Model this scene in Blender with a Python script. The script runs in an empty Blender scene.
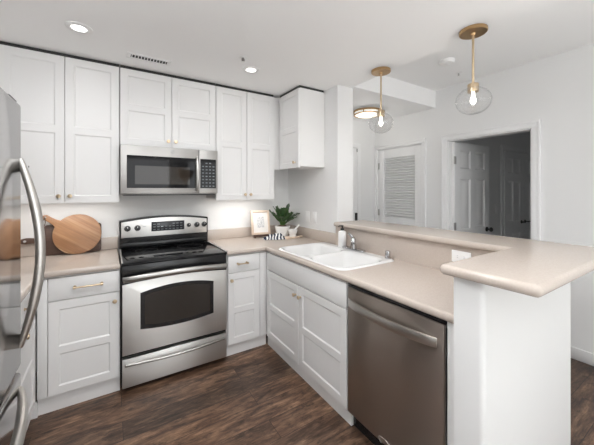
import bpy, bmesh, math, random
from mathutils import Vector, Matrix, Quaternion
PI = math.pi
SC = bpy.context.scene
COL = SC.collection
random.seed(7)

# ------------------------------------------------------------------ camera
cd = bpy.data.cameras.new('camera'); cam = bpy.data.objects.new('camera', cd); COL.objects.link(cam)
cam.location = (-.0616, -3.0026, 1.4261); cam.rotation_euler = (PI / 2, 0, -.5632)
cd.sensor_width = 36; cd.sensor_fit = 'HORIZONTAL'; cd.lens = 36 * 290.4 / 594
cd.shift_x = (297 - 294.04) / 594; cd.shift_y = (190.13 - 222.5) / 594; cd.clip_start = .02
SC.camera = cam
# ------------------------------------------------------------------ world, lights, exposure
SC.view_settings.view_transform = 'Standard'; SC.view_settings.look = 'None'
SC.view_settings.gamma = 1; SC.view_settings.use_curve_mapping = False
SC.view_settings.exposure = 0.19
w = bpy.data.worlds.new('sky'); SC.world = w; w.use_nodes = True
bg = w.node_tree.nodes['Background']; bg.inputs[0].default_value = (.86, .93, 1, 1); bg.inputs[1].default_value = 2.0
SC.cycles.use_denoising = True
SC.cycles.max_bounces = 14; SC.cycles.diffuse_bounces = 8; SC.cycles.glossy_bounces = 6
SC.cycles.transparent_max_bounces = 16; SC.cycles.caustics_reflective = False; SC.cycles.caustics_refractive = False


def area(name, loc, rot, sx, sy, power, col=(1, 1, 1), spread=None, shape='RECTANGLE'):
    l = bpy.data.lights.new(name, 'AREA'); l.shape = shape; l.size = sx; l.size_y = sy; l.energy = power; l.color = col
    if spread: l.spread = spread
    o = bpy.data.objects.new(name, l); COL.objects.link(o); o.location = loc; o.rotation_euler = rot
    return o


K = {'rear': .49, 'left': .08, 'world': .5, 'front': .07, 'mid': 1.0, 'back': .1, 'under': .31, 'pend': .22, 'hall': .42, 'torch': .34, 'upfillL': .54, 'side': .27}  # torch and upfillL: the added unseen uplighters
bg.inputs[1].default_value = K['world']
# daylight entering by the windows of the living room, behind the photographer; the left one is added
area('window_daylight_or_fill', (.35, -6.40, 1.25), (PI / 2, 0, 0), 1.9, 2.0, 58 * K['rear'], (.97, .985, 1))
area('window_daylight_or_fill', (2.45, -6.40, 1.25), (PI / 2, 0, 0), 1.3, 2.0, 40 * K['rear'], (.97, .985, 1))
area('window_daylight_or_fill', (-1.05, -4.35, 1.30), (0, -PI / 2, 0), 2.0, 2.1, 60 * K['left'], (.97, .985, 1))  # light of the unseen left window, added to brighten the sink fronts
# fill light added in the dim side room; no window stands there
area('side_room_fill', (5.4, -4.35, 1.4), (PI / 2, 0, 0), 1.3, 1.2, 6 * K['side'], (.95, .98, 1))
# recessed ceiling lamps: the front pair real, mid and back pairs unseen added fill
DOWNLIGHTS = [(-.225, -.80), (.915, -.79), (-.25, -1.80), (.60, -1.90), (-.23, -4.2), (.936, -4.2)]
for (x, y) in DOWNLIGHTS:
    area('downlight_or_fill_beam', (x, y, 2.405), (0, 0, 0), .08, .08, 8 * K['front' if y > -1 else 'mid' if y > -3 else 'back'], (.99, .99, 1), shape='DISK')
# unseen uplighters, added behind the photographer to brighten the ceiling
FILL_UPLIGHTS = [(1.15, -3.60), (-.80, -2.85)]
for (x, y) in FILL_UPLIGHTS:
    area('ceiling_fill_beam', (x, y, 1.76), (PI, 0, 0), .24, .24, 60 * K['torch' if x > 0 else 'upfillL'], (.97, .985, 1), shape='DISK')
# the bulbs of the pendants and of the hall lamp
for n, loc, p, r in (('pendant_glow', (1.845, -2.07, 1.938), 4 * K['pend'], .014), ('pendant_glow', (1.835, -1.35, 1.938), 4 * K['pend'], .014), ('hall_lamp_glow', (2.636, -.435, 2.30), 6 * K['hall'], .10)):
    l = bpy.data.lights.new(n, 'POINT'); l.energy = p; l.shadow_soft_size = r; l.color = (1, .96, .91)
    o = bpy.data.objects.new(n, l); COL.objects.link(o); o.location = loc


# ------------------------------------------------------------------ materials
def mat(name, col, rough=.5, metal=0, coat=0, spec=.5, emit=None, es=0, bump=None, var=None):
    m = bpy.data.materials.new(name); m.use_nodes = True
    nt = m.node_tree; b = nt.nodes['Principled BSDF']
    b.inputs['Base Color'].default_value = (*col, 1); b.inputs['Roughness'].default_value = rough
    b.inputs['Metallic'].default_value = metal; b.inputs['Coat Weight'].default_value = coat
    b.inputs['Specular IOR Level'].default_value = spec
    if emit: b.inputs['Emission Color'].default_value = (*emit, 1); b.inputs['Emission Strength'].default_value = es
    tc = nt.nodes.new('ShaderNodeTexCoord')
    if bump:   # (scale, strength, stretch)
        mp = nt.nodes.new('ShaderNodeMapping'); mp.inputs['Scale'].default_value = bump[2]
        nt.links.new(tc.outputs['Object'], mp.inputs[0])
        n = nt.nodes.new('ShaderNodeTexNoise'); n.inputs['Scale'].default_value = bump[0]; n.inputs['Detail'].default_value = 3
        nt.links.new(mp.outputs[0], n.inputs[0])
        bp = nt.nodes.new('ShaderNodeBump'); bp.inputs['Strength'].default_value = bump[1]; bp.inputs['Distance'].default_value = .002
        nt.links.new(n.outputs[0], bp.inputs['Height']); nt.links.new(bp.outputs[0], b.inputs['Normal'])
    if var:    # (scale, col2, stretch)
        mp = nt.nodes.new('ShaderNodeMapping'); mp.inputs['Scale'].default_value = var[2]
        nt.links.new(tc.outputs['Object'], mp.inputs[0])
        n = nt.nodes.new('ShaderNodeTexNoise'); n.inputs['Scale'].default_value = var[0]; n.inputs['Detail'].default_value = 5
        nt.links.new(mp.outputs[0], n.inputs[0])
        r = nt.nodes.new('ShaderNodeValToRGB'); r.color_ramp.elements[0].position = .35; r.color_ramp.elements[1].position = .65
        r.color_ramp.elements[0].color = (*col, 1); r.color_ramp.elements[1].color = (*var[1], 1)
        nt.links.new(n.outputs[0], r.inputs[0]); nt.links.new(r.outputs[0], b.inputs['Base Color'])
    return m


def wood_floor():
    m = mat('dark_plank_floor', (.1, .06, .045), .38); nt = m.node_tree; b = nt.nodes['Principled BSDF']; L = nt.links.new
    tc = nt.nodes.new('ShaderNodeTexCoord')
    br = nt.nodes.new('ShaderNodeTexBrick'); br.offset = .37; br.offset_frequency = 2
    br.inputs['Color1'].default_value = (0, 0, 0, 1); br.inputs['Color2'].default_value = (1, 1, 1, 1); br.inputs['Mortar'].default_value = (.5, .5, .5, 1)
    br.inputs['Scale'].default_value = 1; br.inputs['Mortar Size'].default_value = .0015; br.inputs['Bias'].default_value = 0
    br.inputs['Brick Width'].default_value = 1.22; br.inputs['Row Height'].default_value = .155
    L(tc.outputs['Object'], br.inputs[0])
    mp = nt.nodes.new('ShaderNodeMapping'); mp.inputs['Scale'].default_value = (1.7, 8, 1); L(tc.outputs['Object'], mp.inputs[0])
    # shift the grain per plank
    ad = nt.nodes.new('ShaderNodeVectorMath'); ad.operation = 'MULTIPLY_ADD'; ad.inputs[1].default_value = (7, 3, 5)
    L(br.outputs['Color'], ad.inputs[0]); L(mp.outputs[0], ad.inputs[2])
    n1 = nt.nodes.new('ShaderNodeTexNoise'); n1.inputs['Scale'].default_value = 2.2; n1.inputs['Detail'].default_value = 9; n1.inputs['Roughness'].default_value = .72; n1.inputs['Distortion'].default_value = .5
    L(ad.outputs[0], n1.inputs[0])
    r = nt.nodes.new('ShaderNodeValToRGB'); e = r.color_ramp.elements
    e[0].position = .34; e[0].color = (.020, .012, .008, 1); e[1].position = .68; e[1].color = (.285, .180, .115, 1)
    k = e.new(.5); k.color = (.115, .066, .042, 1)
    L(n1.outputs[0], r.inputs[0])
    mf = nt.nodes.new('ShaderNodeMapping'); mf.inputs['Scale'].default_value = (5, 34, 1); L(tc.outputs['Object'], mf.inputs[0])
    af = nt.nodes.new('ShaderNodeVectorMath'); af.operation = 'MULTIPLY_ADD'; af.inputs[1].default_value = (9, 4, 2); L(br.outputs['Color'], af.inputs[0]); L(mf.outputs[0], af.inputs[2])
    n2 = nt.nodes.new('ShaderNodeTexNoise'); n2.inputs['Scale'].default_value = 1.6; n2.inputs['Detail'].default_value = 8; n2.inputs['Roughness'].default_value = .78; L(af.outputs[0], n2.inputs[0])
    g2 = nt.nodes.new('ShaderNodeMapRange'); g2.inputs['From Min'].default_value = .32; g2.inputs['From Max'].default_value = .68; g2.inputs['To Min'].default_value = .45; g2.inputs['To Max'].default_value = 1.6; L(n2.outputs[0], g2.inputs[0])
    mk = nt.nodes.new('ShaderNodeMapping'); mk.inputs['Scale'].default_value = (7, 15, 1); L(tc.outputs['Object'], mk.inputs[0])
    n3 = nt.nodes.new('ShaderNodeTexNoise'); n3.inputs['Scale'].default_value = 1.3; n3.inputs['Detail'].default_value = 5; n3.inputs['Roughness'].default_value = .7; L(mk.outputs[0], n3.inputs[0])
    g3 = nt.nodes.new('ShaderNodeMapRange'); g3.inputs['From Min'].default_value = .34; g3.inputs['From Max'].default_value = .46; g3.inputs['To Min'].default_value = .35; g3.inputs['To Max'].default_value = 1.05; L(n3.outputs[0], g3.inputs[0])
    gm = nt.nodes.new('ShaderNodeMath'); gm.operation = 'MULTIPLY'; L(g2.outputs[0], gm.inputs[0]); L(g3.outputs[0], gm.inputs[1])
    mg = nt.nodes.new('ShaderNodeMix'); mg.data_type = 'RGBA'; mg.blend_type = 'MULTIPLY'; mg.inputs['Factor'].default_value = 1; L(r.outputs[0], mg.inputs['A']); L(gm.outputs[0], mg.inputs['B'])
    mx = nt.nodes.new('ShaderNodeMix'); mx.data_type = 'RGBA'; mx.blend_type = 'MULTIPLY'; mx.inputs['Factor'].default_value = 1
    rv = nt.nodes.new('ShaderNodeValToRGB'); rv.color_ramp.elements[0].color = (.62, .62, .64, 1); rv.color_ramp.elements[1].color = (1.15, 1.1, 1.08, 1)
    L(br.outputs['Color'], rv.inputs[0]); L(mg.outputs['Result'], mx.inputs['A']); L(rv.outputs[0], mx.inputs['B'])
    m2 = nt.nodes.new('ShaderNodeMix'); m2.data_type = 'RGBA'; L(br.outputs['Fac'], m2.inputs['Factor']); L(mx.outputs['Result'], m2.inputs['A']); m2.inputs['B'].default_value = (.015, .01, .008, 1)
    L(m2.outputs['Result'], b.inputs['Base Color'])
    rr = nt.nodes.new('ShaderNodeMapRange'); rr.inputs['To Min'].default_value = .28; rr.inputs['To Max'].default_value = .5; L(n1.outputs[0], rr.inputs[0]); L(rr.outputs[0], b.inputs['Roughness'])
    bp = nt.nodes.new('ShaderNodeBump'); bp.inputs['Strength'].default_value = .25; bp.inputs['Distance'].default_value = .003; L(n1.outputs[0], bp.inputs['Height']); L(bp.outputs[0], b.inputs['Normal'])
    return m


def board_wood(name, cols, ang, width):
    """glued-up strips running along one direction of the board's own plane (x, z)"""
    m = mat(name, cols[0], .42); nt = m.node_tree; b = nt.nodes['Principled BSDF']; L = nt.links.new
    tc = nt.nodes.new('ShaderNodeTexCoord'); mp = nt.nodes.new('ShaderNodeMapping'); mp.inputs['Rotation'].default_value = (0, ang, 0)
    L(tc.outputs['Object'], mp.inputs[0]); sp = nt.nodes.new('ShaderNodeSeparateXYZ'); L(mp.outputs[0], sp.inputs[0])
    dv = nt.nodes.new('ShaderNodeMath'); dv.operation = 'DIVIDE'; dv.inputs[1].default_value = width; L(sp.outputs['Z'], dv.inputs[0])
    fl = nt.nodes.new('ShaderNodeMath'); fl.operation = 'FLOOR'; L(dv.outputs[0], fl.inputs[0])
    wn = nt.nodes.new('ShaderNodeTexWhiteNoise'); wn.noise_dimensions = '1D'; L(fl.outputs[0], wn.inputs['W'])
    r = nt.nodes.new('ShaderNodeValToRGB'); r.color_ramp.interpolation = 'CONSTANT'
    e = r.color_ramp.elements; e[0].color = (*cols[0], 1); e[1].position = 1 / len(cols); e[1].color = (*cols[1], 1)
    for i in range(2, len(cols)): k = e.new(i / len(cols)); k.color = (*cols[i], 1)
    L(wn.outputs[0], r.inputs[0])
    m2 = nt.nodes.new('ShaderNodeMapping'); m2.inputs['Scale'].default_value = (6, 30, 90); L(mp.outputs[0], m2.inputs[0])
    n = nt.nodes.new('ShaderNodeTexNoise'); n.inputs['Scale'].default_value = 1.5; n.inputs['Detail'].default_value = 4; L(m2.outputs[0], n.inputs[0])
    mr = nt.nodes.new('ShaderNodeMapRange'); mr.inputs['To Min'].default_value = .72; mr.inputs['To Max'].default_value = 1.25; L(n.outputs[0], mr.inputs[0])
    mx = nt.nodes.new('ShaderNodeMix'); mx.data_type = 'RGBA'; mx.blend_type = 'MULTIPLY'; mx.inputs['Factor'].default_value = 1
    L(r.outputs[0], mx.inputs['A']); L(mr.outputs[0], mx.inputs['B']); L(mx.outputs['Result'], b.inputs['Base Color'])
    return m


def clear_glass(name, tint=(1, 1, 1), refl=.9, blend=.25):
    m = bpy.data.materials.new(name); m.use_nodes = True; nt = m.node_tree; nt.nodes.clear(); L = nt.links.new
    o = nt.nodes.new('ShaderNodeOutputMaterial'); mx = nt.nodes.new('ShaderNodeMixShader'); t = nt.nodes.new('ShaderNodeBsdfTransparent')
    g = nt.nodes.new('ShaderNodeBsdfGlossy'); g.inputs['Roughness'].default_value = .02; t.inputs[0].default_value = (*tint, 1)
    f = nt.nodes.new('ShaderNodeLayerWeight'); f.inputs[0].default_value = .5
    p = nt.nodes.new('ShaderNodeMath'); p.operation = 'POWER'; p.inputs[1].default_value = 4; L(f.outputs['Facing'], p.inputs[0])
    s = nt.nodes.new('ShaderNodeMath'); s.operation = 'MULTIPLY_ADD'; s.inputs[1].default_value = refl; s.inputs[2].default_value = .035
    L(p.outputs[0], s.inputs[0]); L(s.outputs[0], mx.inputs[0]); L(t.outputs[0], mx.inputs[1]); L(g.outputs[0], mx.inputs[2]); L(mx.outputs[0], o.inputs[0])
    return m


def striped_cloth():
    m = mat('blue_white_cloth', (.8, .8, .8), .9); nt = m.node_tree; b = nt.nodes['Principled BSDF']; L = nt.links.new
    tc = nt.nodes.new('ShaderNodeTexCoord'); wv = nt.nodes.new('ShaderNodeTexWave'); wv.inputs['Scale'].default_value = 9; wv.inputs['Distortion'].default_value = 7; wv.inputs['Detail'].default_value = 2
    L(tc.outputs['Object'], wv.inputs[0])
    r = nt.nodes.new('ShaderNodeValToRGB'); r.color_ramp.elements[0].position = .35; r.color_ramp.elements[1].position = .6
    r.color_ramp.elements[0].color = (.02, .03, .06, 1); r.color_ramp.elements[1].color = (.74, .74, .73, 1)
    L(wv.outputs[0], r.inputs[0]); L(r.outputs[0], b.inputs['Base Color'])
    return m


def print_paper():
    """the framed print: faint grey lines of a letter on white paper"""
    m = mat('print_paper', (.8, .79, .77), .6); nt = m.node_tree; b = nt.nodes['Principled BSDF']; L = nt.links.new
    tc = nt.nodes.new('ShaderNodeTexCoord'); mp = nt.nodes.new('ShaderNodeMapping'); mp.inputs['Scale'].default_value = (60, 1, 110); L(tc.outputs['Object'], mp.inputs[0])
    n = nt.nodes.new('ShaderNodeTexNoise'); n.inputs['Scale'].default_value = 1; L(mp.outputs[0], n.inputs[0])
    r = nt.nodes.new('ShaderNodeValToRGB'); r.color_ramp.elements[0].position = .4; r.color_ramp.elements[1].position = .56
    r.color_ramp.elements[0].color = (.45, .45, .46, 1); r.color_ramp.elements[1].color = (.74, .74, .73, 1)
    L(n.outputs[0], r.inputs[0]); L(r.outputs[0], b.inputs['Base Color'])
    return m


WALL = mat('wall_paint', (.81, .81, .805), .62, bump=(90, .06, (1, 1, 1)))
CEIL = mat('ceiling_paint', (.93, .93, .93), .8)
TRIM = mat('trim_paint', (.84, .84, .84), .4)
CAB = mat('white_cabinet_paint', (.79, .785, .778), .33)
CABIN = mat('cabinet_side_paint', (.80, .795, .785), .4)
FLOOR = wood_floor()
CARPET = mat('grey_carpet', (.3, .29, .28), .95)
BOUNCEFLOOR = mat('pale_bounce_carpet', (.68, .65, .60), .95)  # unseen floor, kept pale to bounce light onto the ceiling
COUNTER = mat('beige_solid_surface', (.525, .455, .40), .22, var=(160, (.565, .495, .44), (1, 1, 1)))
STEEL = mat('brushed_stainless', (.66, .65, .63), .38, 1)
STEELF = mat('fridge_stainless', (.31, .30, .295), .11, 1, bump=(30, .012, (1, 1, 30)))
def brushed(m, amt, rot):
    b = m.node_tree.nodes['Principled BSDF']; t = m.node_tree.nodes.new('ShaderNodeTangent'); t.direction_type = 'RADIAL'; t.axis = 'Z'
    m.node_tree.links.new(t.outputs[0], b.inputs['Tangent']); b.inputs['Anisotropic'].default_value = amt; b.inputs['Anisotropic Rotation'].default_value = rot
    return m


DARKSTEEL = mat('dark_stainless', (.44, .39, .35), .34, 1)
brushed(STEEL, .85, 0.25); brushed(DARKSTEEL, .85, 0.25)
CHROME = mat('chrome', (.55, .55, .56), .12, 1)
HANDLE = mat('satin_steel_handle', (.42, .41, .395), .3, 1)
GOLD = mat('champagne_brass', (.60, .47, .32), .3, 1)
BRASS = mat('antique_brass', (.50, .33, .17), .3, 1)
BLACK = mat('black_enamel', (.012, .012, .013), .2)
BLACKG = mat('black_glass', (.008, .008, .009), .05, spec=.22)
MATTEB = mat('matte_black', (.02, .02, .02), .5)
SMOKE = mat('tinted_oven_glass', (.030, .025, .021), .05)
SINKW = mat('white_enamel', (.80, .797, .79), .15, coat=.4)
WHITEP = mat('white_plastic', (.88, .88, .875), .35)
CERAM = mat('white_ceramic', (.84, .83, .81), .25)
SOIL = mat('brown_soil', (.09, .05, .03), .95)
LEAF = mat('dark_green_leaf', (.022, .06, .02), .35, var=(30, (.05, .12, .035), (1, 1, 1)))
STEM = mat('green_stem', (.09, .17, .05), .5)
PALEWOOD = mat('pale_wood', (.64, .50, .39), .5, var=(12, (.70, .57, .46), (1, 10, 10)))
DARKWOOD = mat('dark_walnut', (.060, .032, .022), .45, var=(14, (.10, .055, .038), (1, 8, 12)))
ACACIA = board_wood('acacia_strips', [(.30, .155, .075), (.34, .185, .095), (.50, .32, .19), (.27, .135, .065), (.36, .20, .105), (.31, .165, .08)], 0, .019)
LEATHER = mat('dark_leather', (.05, .03, .022), .6)
GLASS = clear_glass('clear_globe_glass', (.985, .985, .985), .55)
PANE = clear_glass('window_pane_glass', (.97, .98, .98), .5, .2)
BULB = mat('lit_bulb', (1, .95, .85), .4, emit=(1, .95, .88), es=5)
LAMPON = mat('lit_diffuser', (1, 1, 1), .4, emit=(1, .98, .95), es=2.2)
STEELM = brushed(mat('microwave_stainless', (.46, .45, .435), .5, 1), .5, .25)
KEYS2 = mat('dim_key_print', (.16, .18, .19), .5)
STRAP = mat('bright_strap_handle', (.62, .60, .57), .34, 1)
FIXGLASS = mat('lit_frosted_bowl', (.95, .92, .85), .4, emit=(1, .94, .84), es=.55)
DISPLAY = mat('display_glass', (.02, .022, .028), .12)
KEYS = mat('grey_print', (.35, .37, .39), .5)
MARK = mat('silver_mark', (.75, .74, .72), .3, .8)
CLOTH = striped_cloth()
PAPER = print_paper()
MATBOARD = mat('white_mat_board', (.80, .78, .75), .7)


# ------------------------------------------------------------------ mesh building
class MB:
    def __init__(s): s.bm = bmesh.new()

    def _join(s, t, M=None):
        if M is not None: bmesh.ops.transform(t, matrix=M, verts=t.verts)
        me = bpy.data.meshes.new('t'); t.to_mesh(me); t.free(); s.bm.from_mesh(me); bpy.data.meshes.remove(me); return s

    def box(s, x0, x1, y0, y1, z0, z1, bev=0, seg=2, M=None):
        t = bmesh.new(); bmesh.ops.create_cube(t, size=1)
        for v in t.verts: v.co = ((x0 + x1) / 2 + v.co.x * (x1 - x0), (y0 + y1) / 2 + v.co.y * (y1 - y0), (z0 + z1) / 2 + v.co.z * (z1 - z0))
        if bev: bmesh.ops.bevel(t, geom=t.edges[:], offset=bev, segments=seg, affect='EDGES', profile=.5)
        return s._join(t, M)

    def lathe(s, prof, c=(0, 0, 0), n=32, M=None):
        t = bmesh.new(); rings = []
        for r, z in prof:
            if r < 1e-6: rings.append([t.verts.new((0, 0, z))])
            else: rings.append([t.verts.new((r * math.cos(2 * PI * i / n), r * math.sin(2 * PI * i / n), z)) for i in range(n)])
        for a, b in zip(rings, rings[1:]):
            for i in range(n):
                j = (i + 1) % n
                if len(a) == 1 and len(b) == 1: continue
                if len(a) == 1: t.faces.new((a[0], b[j], b[i]))
                elif len(b) == 1: t.faces.new((a[i], a[j], b[0]))
                else: t.faces.new((a[i], a[j], b[j], b[i]))
        for R in (rings[0], rings[-1]):
            if len(R) > 1 and abs(prof[0][0] - prof[-1][0]) + abs(prof[0][1] - prof[-1][1]) > 1e-6: t.faces.new(R)
        bmesh.ops.recalc_face_normals(t, faces=t.faces[:])
        M2 = Matrix.Translation(c)
        return s._join(t, M2 @ M if M is not None else M2)

    def tube(s, pts, r, n=12, flat=None):
        """round tube through pts; r number or list; flat=(a,b) elliptical section scaled by (a,b), b along the up hint"""
        pts = [Vector(p) for p in pts]; t = bmesh.new(); rings = []
        rs = r if isinstance(r, (list, tuple)) else [r] * len(pts)
        up = Vector((0, 0, 1))
        for i, p in enumerate(pts):
            d = (pts[min(i + 1, len(pts) - 1)] - pts[max(i - 1, 0)]).normalized()
            if abs(d.dot(up)) > .95: up = Vector((0, 1, 0)) if abs(d.y) < .9 else Vector((1, 0, 0))
            a = d.cross(up).normalized(); b = a.cross(d).normalized(); up = b
            fa, fb = flat or (1, 1)
            rings.append([t.verts.new(p + a * (rs[i] * fa * math.cos(2 * PI * k / n)) + b * (rs[i] * fb * math.sin(2 * PI * k / n))) for k in range(n)])
        for A, B in zip(rings, rings[1:]):
            for k in range(n): t.faces.new((A[k], A[(k + 1) % n], B[(k + 1) % n], B[k]))
        t.faces.new(rings[0][::-1]); t.faces.new(rings[-1])
        bmesh.ops.recalc_face_normals(t, faces=t.faces[:])
        return s._join(t)

    def prism(s, poly, a0, a1, plane='xy', bev=0, seg=3, holes=(), bev_holes=False):
        """extrude a polygon between a0 and a1 along the axis normal to plane; bevel round its rim"""
        t = bmesh.new()
        mk = {'xy': lambda p, a: (p[0], p[1], a), 'xz': lambda p, a: (p[0], a, p[1]), 'yz': lambda p, a: (a, p[0], p[1])}[plane]
        loops = [poly] + list(holes); ed = []; caps = []
        for lp in loops:
            vs = [t.verts.new(mk(p, a0)) for p in lp]
            ed += [t.edges.new((vs[i], vs[(i + 1) % len(vs)])) for i in range(len(vs))]
        if holes:
            bmesh.ops.triangle_fill(t, edges=ed, use_beauty=True)
        else: t.faces.new(t.verts[:])
        t.normal_update()
        base = t.faces[:]
        ex = bmesh.ops.extrude_face_region(t, geom=base, use_keep_orig=True)
        nv = [g for g in ex['geom'] if isinstance(g, bmesh.types.BMVert)]
        d = Vector(mk((0, 0), a1)) - Vector(mk((0, 0), a0))
        for v in nv: v.co += d
        bmesh.ops.recalc_face_normals(t, faces=t.faces[:])
        if bev:
            ax = {'xy': 2, 'xz': 1, 'yz': 0}[plane]; es = []
            nouter = len(poly)
            pk = {tuple(round(q, 5) for q in mk(p, 0)) for p in poly}
            for e in t.edges:
                a, b = e.verts[0].co, e.verts[1].co
                if abs(a[ax] - b[ax]) > 1e-6: continue
                if len(e.link_faces) == 2 and abs(e.link_faces[0].normal.dot(e.link_faces[1].normal)) < .5:
                    q = a.copy(); q[ax] = 0
                    if bev_holes or tuple(round(x, 5) for x in q) in pk: es.append(e)
            bmesh.ops.bevel(t, geom=es, offset=bev, segments=seg, affect='EDGES', profile=.5)
        return s._join(t)

    def faces(s, vs, fs):
        t = bmesh.new(); V = [t.verts.new(v) for v in vs]
        for f in fs:
            try: t.faces.new([V[i] for i in f])
            except ValueError: pass
        return s._join(t)

    def panel_door(s, w, h, t, openings, depth=.0065, chamf=.009, raised=False, x0=0, z0=0, y0=0):
        """slab with recessed panels; front is towards -y at y0-t, back at y0"""
        b = bmesh.new(); cache = {}
        def V(x, y, z):
            k = (round(x, 5), round(y, 5), round(z, 5))
            if k not in cache: cache[k] = b.verts.new((x0 + x, y0 + y, z0 + z))
            return cache[k]
        e = .0015
        xs = sorted({e, w - e} | {o[0] for o in openings} | {o[1] for o in openings}); zs = sorted({e, h - e} | {o[2] for o in openings} | {o[3] for o in openings})
        def q(*p): b.faces.new([V(*a) for a in p])
        for i in range(len(xs) - 1):
            for j in range(len(zs) - 1):
                mx, mz = (xs[i] + xs[i + 1]) / 2, (zs[j] + zs[j + 1]) / 2
                if any(o[0] < mx < o[1] and o[2] < mz < o[3] for o in openings): continue
                q((xs[i], -t, zs[j]), (xs[i + 1], -t, zs[j]), (xs[i + 1], -t, zs[j + 1]), (xs[i], -t, zs[j + 1]))
        def ring(A, ya, B, yb):
            ax0, ax1, az0, az1 = A; bx0, bx1, bz0, bz1 = B
            ca = [(ax0, az0), (ax1, az0), (ax1, az1), (ax0, az1)]; cb = [(bx0, bz0), (bx1, bz0), (bx1, bz1), (bx0, bz1)]
            for k in range(4):
                l = (k + 1) % 4
                b.faces.new([b.verts.new((x0 + p[0], y0 + yy, z0 + p[1])) for p, yy in ((ca[k], ya), (ca[l], ya), (cb[l], yb), (cb[k], yb))])
        def ins(o, d): return (o[0] + d, o[1] - d, o[2] + d, o[3] - d)
        for o in openings:
            a = ins(o, chamf); ring(o, -t, a, -t + depth)
            if raised:
                c = ins(a, .014); ring(a, -t + depth, c, -t + depth); d = ins(c, .03); ring(c, -t + depth, d, -t + .001); a = d; yy = -t + .001
            else: yy = -t + depth
            b.faces.new([b.verts.new((x0 + x, y0 + yy, z0 + z)) for x, z in ((a[0], a[2]), (a[1], a[2]), (a[1], a[3]), (a[0], a[3]))])
        ring((0, w, 0, h), -t + e, (e, w - e, e, h - e), -t); ring((0, w, 0, h), 0, (0, w, 0, h), -t + e)
        b.faces.new([b.verts.new((x0 + x, y0, z0 + z)) for x, z in ((0, 0), (0, h), (w, h), (w, 0))])
        bmesh.ops.remove_doubles(b, verts=b.verts[:], dist=1e-5)
        bmesh.ops.recalc_face_normals(b, faces=b.faces[:])
        return s._join(b)

    def build(s, name, m, parent=None, loc=None, smooth=35, kind=None, label=None):
        me = bpy.data.meshes.new(name); s.bm.to_mesh(me); s.bm.free()
        me.materials.append(m)
        me.shade_smooth(); me.set_sharp_from_angle(angle=math.radians(smooth))
        o = bpy.data.objects.new(name, me); COL.objects.link(o)
        if parent: o.parent = parent
        if loc: o.location = loc
        if kind: o['kind'] = kind
        if label: o['label'] = label
        return o


def tag(o, label, cat, group=None, kind=None):
    o['label'] = label; o['category'] = cat
    if group: o['group'] = group
    if kind: o['kind'] = kind
    return o


def thing(name, label, cat, loc=(0, 0, 0), rz=0, group=None, kind=None):
    o = bpy.data.objects.new(name, None); COL.objects.link(o); o.location = loc; o.rotation_euler = (0, 0, rz); o.empty_display_size = .05
    return tag(o, label, cat, group, kind)


def children(o): return [c for c in COL.objects if c.parent == o]


def copy_tree(o, parent=None):
    c = o.copy(); COL.objects.link(c)
    if parent: c.parent = parent
    for ch in children(o): copy_tree(ch, c)
    return c


def struct(mb, name, m, label, cat, **k): return tag(mb.build(name, m, **k), label, cat, kind='structure')


def arc(f, n=24): return [f(i / n) for i in range(n + 1)]


# ================================================================== room shell
XL, XR, YR = -1.07, 3.255, -6.5      # left wall, door wall, rear wall
ZK, ZD, ZH = 2.42, 2.62, 2.42        # ceilings: kitchen, dining, hall
XS = 1.945                           # kitchen ceiling edge / far face of the wall by the sink
XC = 1.91                            # edge of the lower kitchen ceiling
YH = -.95                            # hall soffit
struct(MB().box(XL - .12, XR + .12, YR - .12, -3.4, -.1, .006), 'floor_bounce', BOUNCEFLOOR, 'unseen pale floor added behind the photographer to bounce light upward', 'floor')  # pale floor section added out of view as a light bouncer
struct(MB().box(XR + .1205, 7.2, YR - .12, .12, -.1, 0), 'floor_side_room', CARPET, 'grey carpet of the side room', 'floor')
struct(MB().box(XL - .12, XR + .12, -3.4002, .12, -.1, 0), 'floor', FLOOR, 'dark brown wood plank floor running through kitchen and dining area', 'floor')
struct(MB().box(XL - .12, XC, YR - .12, .12, ZK, ZK + .36).box(XC, XS, YH, .12, ZK, ZK + .36), 'ceiling', CEIL, 'white lower ceiling over the kitchen with recessed lamps', 'ceiling')
struct(MB().box(XC, XR + .12, YR - .12, YH, ZD, ZD + .16), 'ceiling', CEIL, 'white raised ceiling over the dining side with smoke detector', 'ceiling')
struct(MB().box(XS, XR + .12, YH, .12, ZH, ZD + .16), 'ceiling', CEIL, 'white dropped hall ceiling and soffit with brass drum lamp', 'ceiling')
struct(MB().box(XL - .12, XR + .12, 0, .12, 0, ZK), 'wall_back', WALL, 'white back wall behind range and hall', 'wall')
struct(MB().box(XL - .12, XL, -3.25, 0, 0, ZK).box(XL - .12, XL, YR, -5.45, 0, ZK).box(XL - .12, XL, -5.45, -3.25, 0, .25).box(XL - .12, XL, -5.45, -3.25, 2.3, ZK), 'wall_left', WALL, 'white left wall behind the refrigerator', 'wall')
struct(MB().box(1.749, XS, -.905, 0, 0, ZK), 'wall_right', WALL, 'short white wall end beside the sink, with switch plates', 'wall')
struct(MB().box(1.749, XS, -2.36, -.9051, 0, 1.0895), 'wall_half', WALL, 'white half wall carrying the raised bar behind the sink', 'wall')


def rounded(x0, x1, y0, y1, r, corners='abcd', n=6):
    """a=(x0,y0) b=(x1,y0) c=(x1,y1) d=(x0,y1)"""
    out = []
    for nm, cx, cy, a0, px, py in (('a', x0 + r, y0 + r, PI, x0, y0), ('b', x1 - r, y0 + r, 1.5 * PI, x1, y0), ('c', x1 - r, y1 - r, 0, x1, y1), ('d', x0 + r, y1 - r, .5 * PI, x0, y1)):
        if nm in corners: out += [(cx + r * math.cos(a0 + PI / 2 * k / n), cy + r * math.sin(a0 + PI / 2 * k / n)) for k in range(n + 1)]
        else: out.append((px, py))
    return out


struct(MB().prism(rounded(1.10, 2.06, -2.473, -2.3605, .02, 'ab'), 0, 1.0895), 'wall_end', WALL, 'white rounded end wall of the bar in the foreground', 'wall')


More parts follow.
